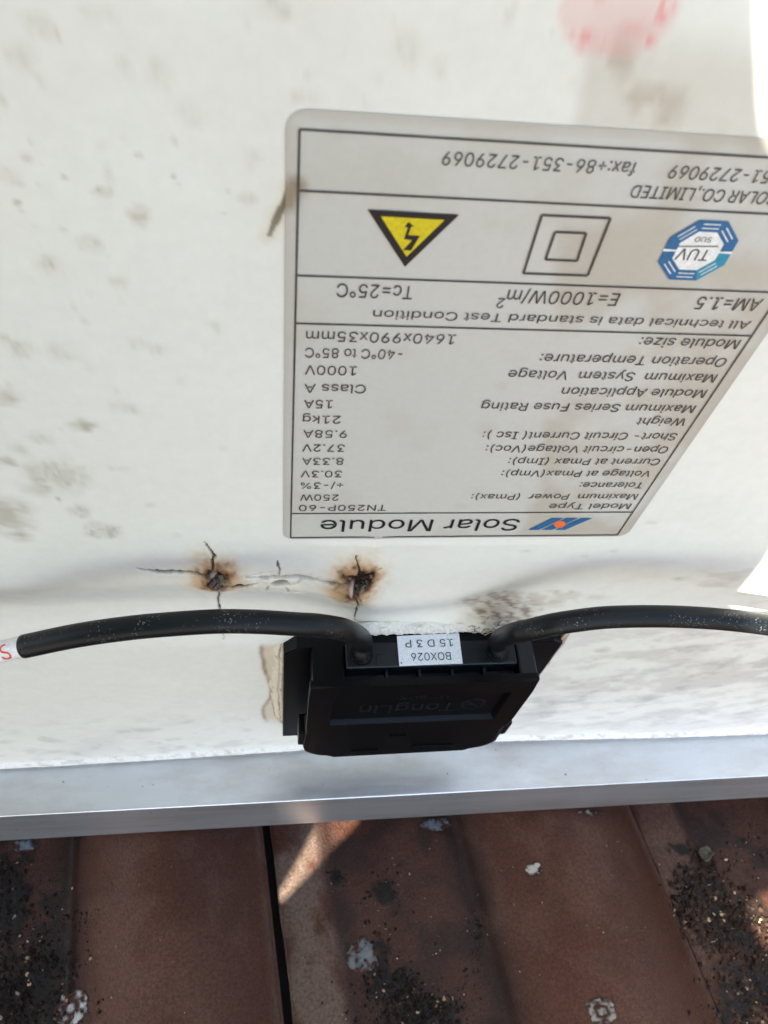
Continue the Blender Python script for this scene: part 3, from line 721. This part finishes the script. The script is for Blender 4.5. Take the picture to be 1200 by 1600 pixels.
# ------------------------------------------------------------------ cables (each its own thing)
CR_ = .0355
def pxp(u, v, Z): return un(u, v, Z)
pathL = [(.264, .76, .075), (.264, .69, .076), unY(566, 1000, .60), pxp(541, 985, .165), pxp(500, 977.5, .19), pxp(460, 975, .20), pxp(400, 971.5, .20), pxp(340, 971, .20), pxp(270, 975, .20),
         pxp(200, 981.5, .20), pxp(120, 993, .20), pxp(38, 1010, .20)]
cL = catmull(pathL, 14)
P_, f_ = tube(cL, CR_); cabL = mesh_obj('cable', P_, f_, M_cable, None, True, origin=W(.264, .70, .075))
props(cabL, 'dusty black cable curving left from the junction box to a white sleeve', 'cable', 'cables of the junction box')
e0 = np.array(pathL[-1]); e1 = np.array(pathL[-2]); tdir = (e0-e1)/np.linalg.norm(e0-e1)
sl = np.array([e0-tdir*.02, e0+tdir*.02, e0+tdir*.30+np.array([0, .02, 0]), e0+tdir*.7+np.array([0, .08, -.02])])
slc = catmull(sl, 12); P_, f_ = tube(slc, .0335)
slv = mesh_obj('marker_sleeve', P_, f_, M_sleeve, cabL, True)
# red letter S wrapped on the sleeve
V, Fc = text_pts('S', .02)
V = V-np.array([(V[:, 0].min()+V[:, 0].max())/2, (V[:, 1].min()+V[:, 1].max())/2, 0]); V[:, :2] *= .046/CAPH
tow = CAM-e0; side = tow-tdir*(tow@tdir); side /= np.linalg.norm(side); cross = np.cross(tdir, side)
if cross[1] < 0: cross = -cross
base_c = e0+tdir*.040+np.array([0, .004, 0]); rot = .30
Pq = []
for x, y, _ in V:
    th = y/.0335+.10; Pq.append(base_c+tdir*x+.0362*(math.cos(th)*side+math.sin(th)*cross))
mesh_obj('sleeve_letter', np.array(Pq), Fc, M_red, slv, False)
pathR = [(.772, .76, .082), (.772, .69, .083), unY(780, 1000, .61), pxp(803, 989.5, .165), pxp(826, 984.5, .19), pxp(860, 976.5, .20), pxp(900, 970, .20), pxp(950, 964.5, .20), pxp(1017, 963, .20),
         pxp(1080, 964.5, .20), pxp(1140, 969, .205), pxp(1200, 976.5, .21), pxp(1280, 990, .22), pxp(1380, 1014, .24), pxp(1500, 1060, .26)]
cR = catmull(pathR, 14); P_, f_ = tube(cR, CR_)
cabR = mesh_obj('cable', P_, f_, M_cable, None, True, origin=W(.772, .70, .082))
props(cabR, 'scuffed black cable curving right from the junction box out of the picture', 'cable', 'cables of the junction box')

# ------------------------------------------------------------------ roof tiles
TW = 2.23
EDG = [(-2.32, .06), (-.085, .122), (2.215, .205), (4.5, .26)]          # tile joints: X at Z = .2 and slant per Z
def edge_x(k, Z): return EDG[k][0]+EDG[k][1]*(np.asarray(Z)-.2)
def tile_prof(u):
    rib = .035*(1-sstep(.24, .33, u))
    a = np.clip((u-1.06)/1.14, 0, 1)
    roll = .352*np.clip(np.sin(np.pi*np.clip(a*.96, 0, 1)), 0, 1)**.95*sstep(0, .08, a)
    return -(rib+roll)                    # up is -Y
BR = np.array([.056, .0195, .0098])
BEDS = [(1095,1390,40,50),(1125,1445,60,40),(1180,1560,60,60),(615,1540,36,22),(665,1582,44,22),(592,1500,24,34),(525,1372,12,12),(600,1390,22,22),(10,1400,44,90),(15,1560,60,50),(75,1510,44,20),(95,1578,44,26),(1060,1330,30,18)]
def make_tile(k, z0, z1, label, seed, dirt, gap=.03, drop=0.0):
    uu = np.concatenate([np.linspace(0, TW-gap, 180)]); zz = np.linspace(z0, z1, int((z1-z0)/.016)); U, Z = np.meshgrid(uu, zz)
    X = edge_x(k, Z)+U/TW*(edge_x(k+1, Z)-edge_x(k, Z)); wav = .012*(fbm(Z*6, Z*0, seed, 4)-.5)
    X = X+wav*(1-sstep(0, .06, U))
    Y = YT+drop+tile_prof(U)+.010*(fbm(U*4, Z*4, seed+1, 4)-.5)+.004*(fbm(U*26, Z*26, seed+2, 3)-.5)
    Y = Y+.012*(1-sstep(0, .018, U))+.014*sstep(TW-gap-.02, TW-gap, U)
    c = np.ones(U.shape+(3,))*BR
    c = mixc(c, [.078, .036, .022], .6*sstep(.45, .7, fbm(U*2.2, Z*2.6, seed+3, 4)))
    c = mixc(c, [.046, .016, .009], .55*sstep(.5, .68, fbm(U*5, Z*4, seed+4, 5)))
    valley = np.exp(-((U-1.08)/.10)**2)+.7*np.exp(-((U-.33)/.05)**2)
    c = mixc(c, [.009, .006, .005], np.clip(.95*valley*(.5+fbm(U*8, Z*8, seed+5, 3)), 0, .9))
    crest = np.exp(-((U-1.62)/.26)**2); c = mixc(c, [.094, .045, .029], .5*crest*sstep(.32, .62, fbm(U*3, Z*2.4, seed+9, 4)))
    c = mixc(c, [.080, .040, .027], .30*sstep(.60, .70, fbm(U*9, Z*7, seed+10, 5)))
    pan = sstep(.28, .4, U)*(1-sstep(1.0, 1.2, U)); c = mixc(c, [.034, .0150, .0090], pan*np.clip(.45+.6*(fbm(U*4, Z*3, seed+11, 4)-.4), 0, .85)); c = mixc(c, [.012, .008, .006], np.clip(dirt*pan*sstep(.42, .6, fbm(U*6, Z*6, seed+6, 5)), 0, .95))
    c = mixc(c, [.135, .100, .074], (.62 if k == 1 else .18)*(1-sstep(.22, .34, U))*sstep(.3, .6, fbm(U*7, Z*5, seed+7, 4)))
    c = mixc(c, [.12, .09, .07], .5*np.exp(-((U-(TW-gap-.03))/.02)**2)*fbm(U*5, Z*7, seed+8, 4))
    for (u, v, ru, rv) in BEDS:
        b0 = unY(u, v, YT-.03); b1 = unY(u+ru, v, YT-.03); b2 = unY(u, v+rv, YT-.03)
        dd = np.sqrt(((X-b0[0])/(b1[0]-b0[0]))**2+((Z-b0[2])/(b2[2]-b0[2]))**2)+1.1*(fbm(X*9, Z*9, 901, 5)-.5)+.6*(fbm(X*30, Z*30, 902, 3)-.5)
        m_ = (1-sstep(.75, 1.25, dd))*sstep(.40, .52, fbm(X*17, Z*17, 904, 4)+.25*(1-sstep(.2, .8, dd))); c = mixc(c, [.006, .0045, .0035], .93*m_); Y = Y-.012*m_*fbm(X*40, Z*40, 903, 3)
    top = np.stack([X.ravel(), Y.ravel(), Z.ravel()], 1); n = len(top); nz, nu = U.shape
    bot = top+np.array([0, .13, 0]); Fc = grid_faces(nu, nz, True).tolist(); Fb = (grid_faces(nu, nz)+n).tolist()
    i = np.arange(n).reshape(nz, nu)
    for line in (i[0, :], i[-1, ::-1], i[::-1, 0], i[:, -1]):
        for a, b in zip(line[:-1], line[1:]): Fc.append([a, b, b+n, a+n])
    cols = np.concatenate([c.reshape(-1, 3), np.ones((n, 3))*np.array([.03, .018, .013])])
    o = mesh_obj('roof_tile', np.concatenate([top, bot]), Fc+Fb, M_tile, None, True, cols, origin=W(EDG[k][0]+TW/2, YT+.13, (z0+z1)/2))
    return props(o, label, 'roof tile', 'brown roof tiles under the panel')
XA, XB, XC = -2.32, -.085, 2.215
make_tile(0, -1.1, 2.9, 'brown roof tile left of the black joint, plain smooth roll', 501, .9, gap=.045)
make_tile(1, -1.1, 2.9, 'brown roof tile right of the black joint, with sunlit wedge and broad roll', 511, .55, gap=.012)
make_tile(2, -1.1, 2.9, 'brown roof tile under the dark crumbs at the right', 521, .75, drop=.012)
# the rest of the roof, wall-less ground far below
def roof_strip(x0, x1, z0, z1):
    uu = np.arange(x0, x1, .06); zz = np.linspace(z0, z1, max(4, int((z1-z0)/.5))); U, Z = np.meshgrid(uu, zz)
    return np.stack([U+.1*(Z-.2), YT+tile_prof(np.mod(U-XB, TW))+.02, Z], -1), len(uu), len(zz)
PP, FF, n = [], [], 0
for x0, x1, z0, z1 in ((XA-TW*5, XA-.06, -12, 14), (XC+TW+.12, XC+TW*6, -12, 14), (XA-.01, XC+TW, 2.91, 14), (XA-.01, XC+TW, -12, -1.11)):
    p, a, b = roof_strip(x0, x1, z0, z1); PP.append(p.reshape(-1, 3)); FF += (grid_faces(a, b, True)+n).tolist(); n += a*b
PP = np.concatenate(PP); rcol = np.ones((n, 3))*BR*(.8+.5*fbm(PP[:, 0], PP[:, 2], 3, 4))[:, None]
props(mesh_obj('roof', PP, FF, M_tile, None, True, rcol), kind='structure')
bm = bmesh.new(); box(bm, XA-TW*5-1, XC+TW*6+1, YT+.16, YT+.4, -13, 15); props(bm_obj('roof_deck', bm, mat_plain('dark_battens', (.012, .009, .008), .9), None), kind='structure')
props(mesh_obj('ground', [(-9000, YT+32, -9000), (9000, YT+32, -9000), (9000, YT+32, 9000), (-9000, YT+32, 9000)], [[0, 1, 2, 3]], M_ground, None, False), kind='structure')

# ------------------------------------------------------------------ debris on the tiles
def tile_y(X, Z):
    for k in (0, 1, 2):
        if X < edge_x(k+1, Z) or k == 2: break
    U = (X-edge_x(k, Z))/(edge_x(k+1, Z)-edge_x(k, Z))*TW; return YT+(.012 if k == 2 else 0)+tile_prof(U)
def at_tile(u, v):
    Y = YT
    for _ in range(6): p = unY(u, v, Y); Y = float(tile_y(p[0], p[2]))
    return np.array([p[0], Y, p[2]])
rng = np.random.default_rng(77)
base_ch = [chunk_mesh(rng, 1, .45) for _ in range(10)]
def crumbs(name, spec, label, cmin=.5):
    PP, FF, CC, n = [], [], [], 0
    for (u, v, su, sv, cnt, smin, smax, tone) in spec:
        for k in range(int(cnt*1.7)):
            a, b = u+rng.normal()*su, v+rng.normal()*sv
            if b < 1262: continue
            p = at_tile(a, b)
            if p[2] < .25: continue
            s_ = smin*.7+(smax-smin)*1.25*rng.random()**4
            B, Fq = base_ch[rng.integers(10)]
            B = (B*np.array([1, .75, rng.uniform(.5, 1)])*s_)@rand_rot(rng).T
            if rng.random() < .12: B = (base_ch[0][0]*np.array([2.6, .22, .3])*s_*.8)@rand_rot(rng).T; Fq = base_ch[0][1]
            PP.append(B+p-np.array([0, s_*.3, 0])); FF += [[i+n for i in f] for f in Fq]; n += len(B)
            t_ = np.array(tone)*rng.uniform(.35, 1.5)
            if rng.random() < .04: t_ = np.array([.30, .22, .14])*rng.uniform(.6, 1.5)
            CC.append(np.ones((len(B), 3))*t_)
    o = mesh_obj(name, np.concatenate(PP), FF, M_crumb, None, False, np.clip(np.concatenate(CC), 0, 1))
    return props(o, label, 'debris', kind='stuff')
DK = (.012, .008, .006); MB_ = (.034, .020, .012); LT = (.32, .27, .22)
crumbs('dirt_crumbs', [
 (1095,1385,22,28,420,.004,.020,MB_),(1120,1440,34,26,520,.004,.018,MB_),(1165,1480,40,34,420,.003,.017,MB_),(1190,1545,34,40,360,.003,.016,MB_),(1160,1330,30,22,90,.003,.012,MB_),
 (1070,1400,10,20,160,.004,.018,DK),(1180,1590,40,20,150,.003,.016,MB_),
 (615,1540,22,12,420,.004,.014,DK),(660,1580,26,14,460,.004,.015,DK),(590,1500,16,26,110,.003,.012,DK),(600,1390,20,24,90,.003,.011,DK),(525,1370,8,8,60,.003,.011,DK),
 (640,1600,40,16,200,.003,.014,DK),(745,1450,6,26,60,.003,.009,DK),(735,1530,12,30,50,.003,.009,DK),(700,1480,30,60,70,.002,.007,MB_),
 (10,1400,22,60,420,.004,.016,DK),(15,1560,30,30,460,.004,.018,DK),(70,1510,26,14,260,.003,.013,DK),(50,1470,34,44,170,.003,.012,DK),(95,1575,26,18,220,.003,.012,DK),(115,1440,20,12,70,.003,.010,DK),
 (20,1330,20,12,120,.003,.013,DK),(70,1390,30,30,90,.003,.009,MB_),(560,1570,30,26,80,.002,.008,MB_)],
 'dark crumbs of dry moss and dirt lying in the tile hollows')
crumbs('pale_grit', [(60,1480,50,70,20,.002,.008,LT),(700,1440,300,90,70,.001,.0035,LT),(1150,1400,40,80,26,.002,.008,LT),(250,1450,120,80,26,.001,.0035,LT),(620,1420,40,90,40,.0015,.006,LT),(900,1420,90,80,50,.001,.004,LT)],
 'pale grit scattered over the brown tiles')
def dropping(u, v, ru, rv, label, seed, col=(.62, .62, .58), th=.006, ring=0.0):
    c = at_tile(u, v); e = at_tile(u+ru, v); h = at_tile(u, v+rv); rx_ = abs(e[0]-c[0]); rz_ = abs(h[2]-c[2])
    na, nr_ = 72, 16; Pd = []; Cd = []; aa = np.linspace(0, 2*np.pi, na, endpoint=False)
    edge_ = .55+.9*fbm(np.cos(aa)*1.3+seed, np.sin(aa)*1.3, seed, 5)
    for k in range(nr_):
        f = (k+.15)/(nr_-1+.15)
        for a, ed_ in zip(aa, edge_):
            X = c[0]+math.cos(a)*rx_*ed_*f; Z = c[2]+math.sin(a)*rz_*ed_*f; Y = float(tile_y(X, Z))
            nn = float(fbm(X*38, Z*38, seed+2, 4)); n2_ = float(fbm(X*14, Z*14, seed+3, 3))
            cov = np.clip((1.05-f*1.05+(nn-.5)*2.6+(n2_-.5)*1.2)*1.6, 0, 1)      # how thick it still lies
            if ring: cov = cov*np.clip(abs(f-.42-.25*(n2_-.5))*6-.35, 0, 1)
            hgt = th*cov*(.5+nn)+(.0065 if k < nr_-1 else .002)
            Pd.append((X, Y-hgt, Z))
            Cd.append(np.array(col)*.72*(.55+.9*nn)*cov+np.array([.040, .016, .0095])*(1-cov))
    Fd = [[k*na+j, k*na+(j+1) % na, (k+1)*na+(j+1) % na, (k+1)*na+j] for k in range(nr_-1) for j in range(na)]+[list(range(na))[::-1]]
    o = mesh_obj('bird_dropping', np.array(Pd), Fd, M_drop, None, True, np.array(Cd)); return props(o, label, 'bird dropping', 'bird droppings on the tiles')
dropping(568, 1490, 24, 28, 'grey white bird dropping beside dark crumbs in the middle tile hollow', 701, (.17, .18, .18))
dropping(834, 1361, 13, 11, 'small white bird dropping high on the broad right roll', 702, (.42, .40, .36))
dropping(940, 1580, 24, 22, 'round ringed bird dropping low on the broad right roll', 703, (.30, .28, .25), ring=1.)
dropping(110, 1575, 26, 26, 'curved white bird dropping among black dirt at the bottom left', 704, (.40, .42, .43), ring=1.0)
dropping(40, 1322, 22, 9, 'grey bird dropping against the frame foot at the far left', 705, (.16, .18, .20))
dropping(682, 1288, 22, 10, 'thin grey bird dropping against the frame foot in the middle hollow', 706, (.13, .14, .16))
dropping(925, 1270, 20, 5, 'flat white bird dropping where the frame meets the broad right roll', 707, (.22, .20, .17))
# curled dead leaf flake
c = at_tile(1097, 1336); nu_ = 14; Pq = []
for j in range(nu_):
    for i in range(nu_):
        s_, t_ = i/(nu_-1)*2-1, j/(nu_-1)*2-1
        w_ = 1+.45*float(fbm(np.array(s_*1.3+5), np.array(t_*1.3), 801, 3))-.35*abs(s_*t_)
        Pq.append((c[0]+.036*s_*w_+.012*t_, c[1]-.012-.035*s_*s_-.03*t_*t_*(t_ > 0)-.012*float(vnoise(np.array(s_*4), np.array(t_*4), 802)), c[2]+.034*t_*w_-.02*s_))
lf = mesh_obj('leaf_flake', np.array(Pq), grid_faces(nu_, nu_, True), M_crumb, None, True, np.array([[.10, .085, .065]]*len(Pq))*(.5+rng.random((len(Pq), 1))))
lf.modifiers.new('thick', 'SOLIDIFY').thickness = .0006
props(lf, 'curled grey brown dead leaf flake on the crumbs at the right', 'leaf')

# ------------------------------------------------------------------ added unseen sheet: shades the panel, its holes let the sun patches through
DT = 6.2; ctr_t = np.array([.4, .2, .3])+SUN*DT
e1 = np.cross(SUN, [0, 1, 0]); e1 /= np.linalg.norm(e1); e2 = np.cross(SUN, e1)
def onto(P): d = np.asarray(P, float)-ctr_t; return (float(d@e1), float(d@e2))
U_ = lambda u, v: tuple(un(u, v))
lit1 = [U_(1192, -90), U_(1190, 60), U_(1193, 150), U_(1198, 205), U_(1216, 238), (1.25, -1.24, 0), (1.9, -1.35, 0), (1.9, -2.2, 0), (.7, -2.4, 0)]
lit2 = [U_(1216, 846), U_(1196, 880), U_(1166, 916), U_(1146, 944), U_(1150, 948), U_(1230, 952), (2.6, .40, 0), (2.8, -.2, 0), (1.9, -.25, 0)]
yt_ = YT-.03
lit3 = [tuple(unY(u, v, yt_)) for u, v in ((505, 1262), (560, 1258), (556, 1290), (528, 1318), (440, 1408), (432, 1404), (462, 1352), (490, 1300))]
lit4 = [tuple(unY(u, v, yt_)) for u, v in ((1170, 1425), (1190, 1405), (1250, 1400), (1260, 1490), (1205, 1492), (1180, 1465))]
ca = [onto(q) for q in lit1]
cu = bpy.data.curves.new('shade_sheet', 'CURVE'); cu.dimensions = '2D'; cu.fill_mode = 'BOTH'
def spl(pts):
    s = cu.splines.new('POLY'); s.points.add(len(pts)-1); s.use_cyclic_u = True
    for p, q in zip(s.points, pts): p.co = (q[0], q[1], 0, 1)
allc = [onto((x, y, z)) for x, y, z in ((-4.6, -3.3, .3), (-4.6, 3.0, 3.0), (-2.4, -3.2, 0), (2.9, -3.2, 0), (3.6, 3.0, 0.2), (3.6, 3.0, 1.4), (-2.2, 3.0, 2.4), (-2.4, 1.0, .3))]
hx0, hx1 = min(p[0] for p in allc), max(p[0] for p in allc); hy0, hy1 = min(p[1] for p in allc), max(p[1] for p in allc)
spl([(hx0, hy0), (hx1, hy0), (hx1, hy1), (hx0, hy1)])
for L in (lit1, lit2, lit3, lit4): spl([onto(q) for q in L])
o = bpy.data.objects.new('shade_sheet_tmp', cu); sc.collection.objects.link(o)
dg = bpy.context.evaluated_depsgraph_get(); me = bpy.data.meshes.new_from_object(o.evaluated_get(dg))
V = np.array([v.co[:] for v in me.vertices]); Fc = [list(p.vertices) for p in me.polygons]; bpy.data.objects.remove(o)
tp_ = mesh_obj('shade_sheet', ctr_t+V[:, :1]*e1+V[:, 1:2]*e2, Fc, M_shade_sheet, None, False)
tp_.modifiers.new('thick', 'SOLIDIFY').thickness = .001
props(tp_, 'added grey green sheet with holes, out of view above the panel, shading it', 'shade_sheet')
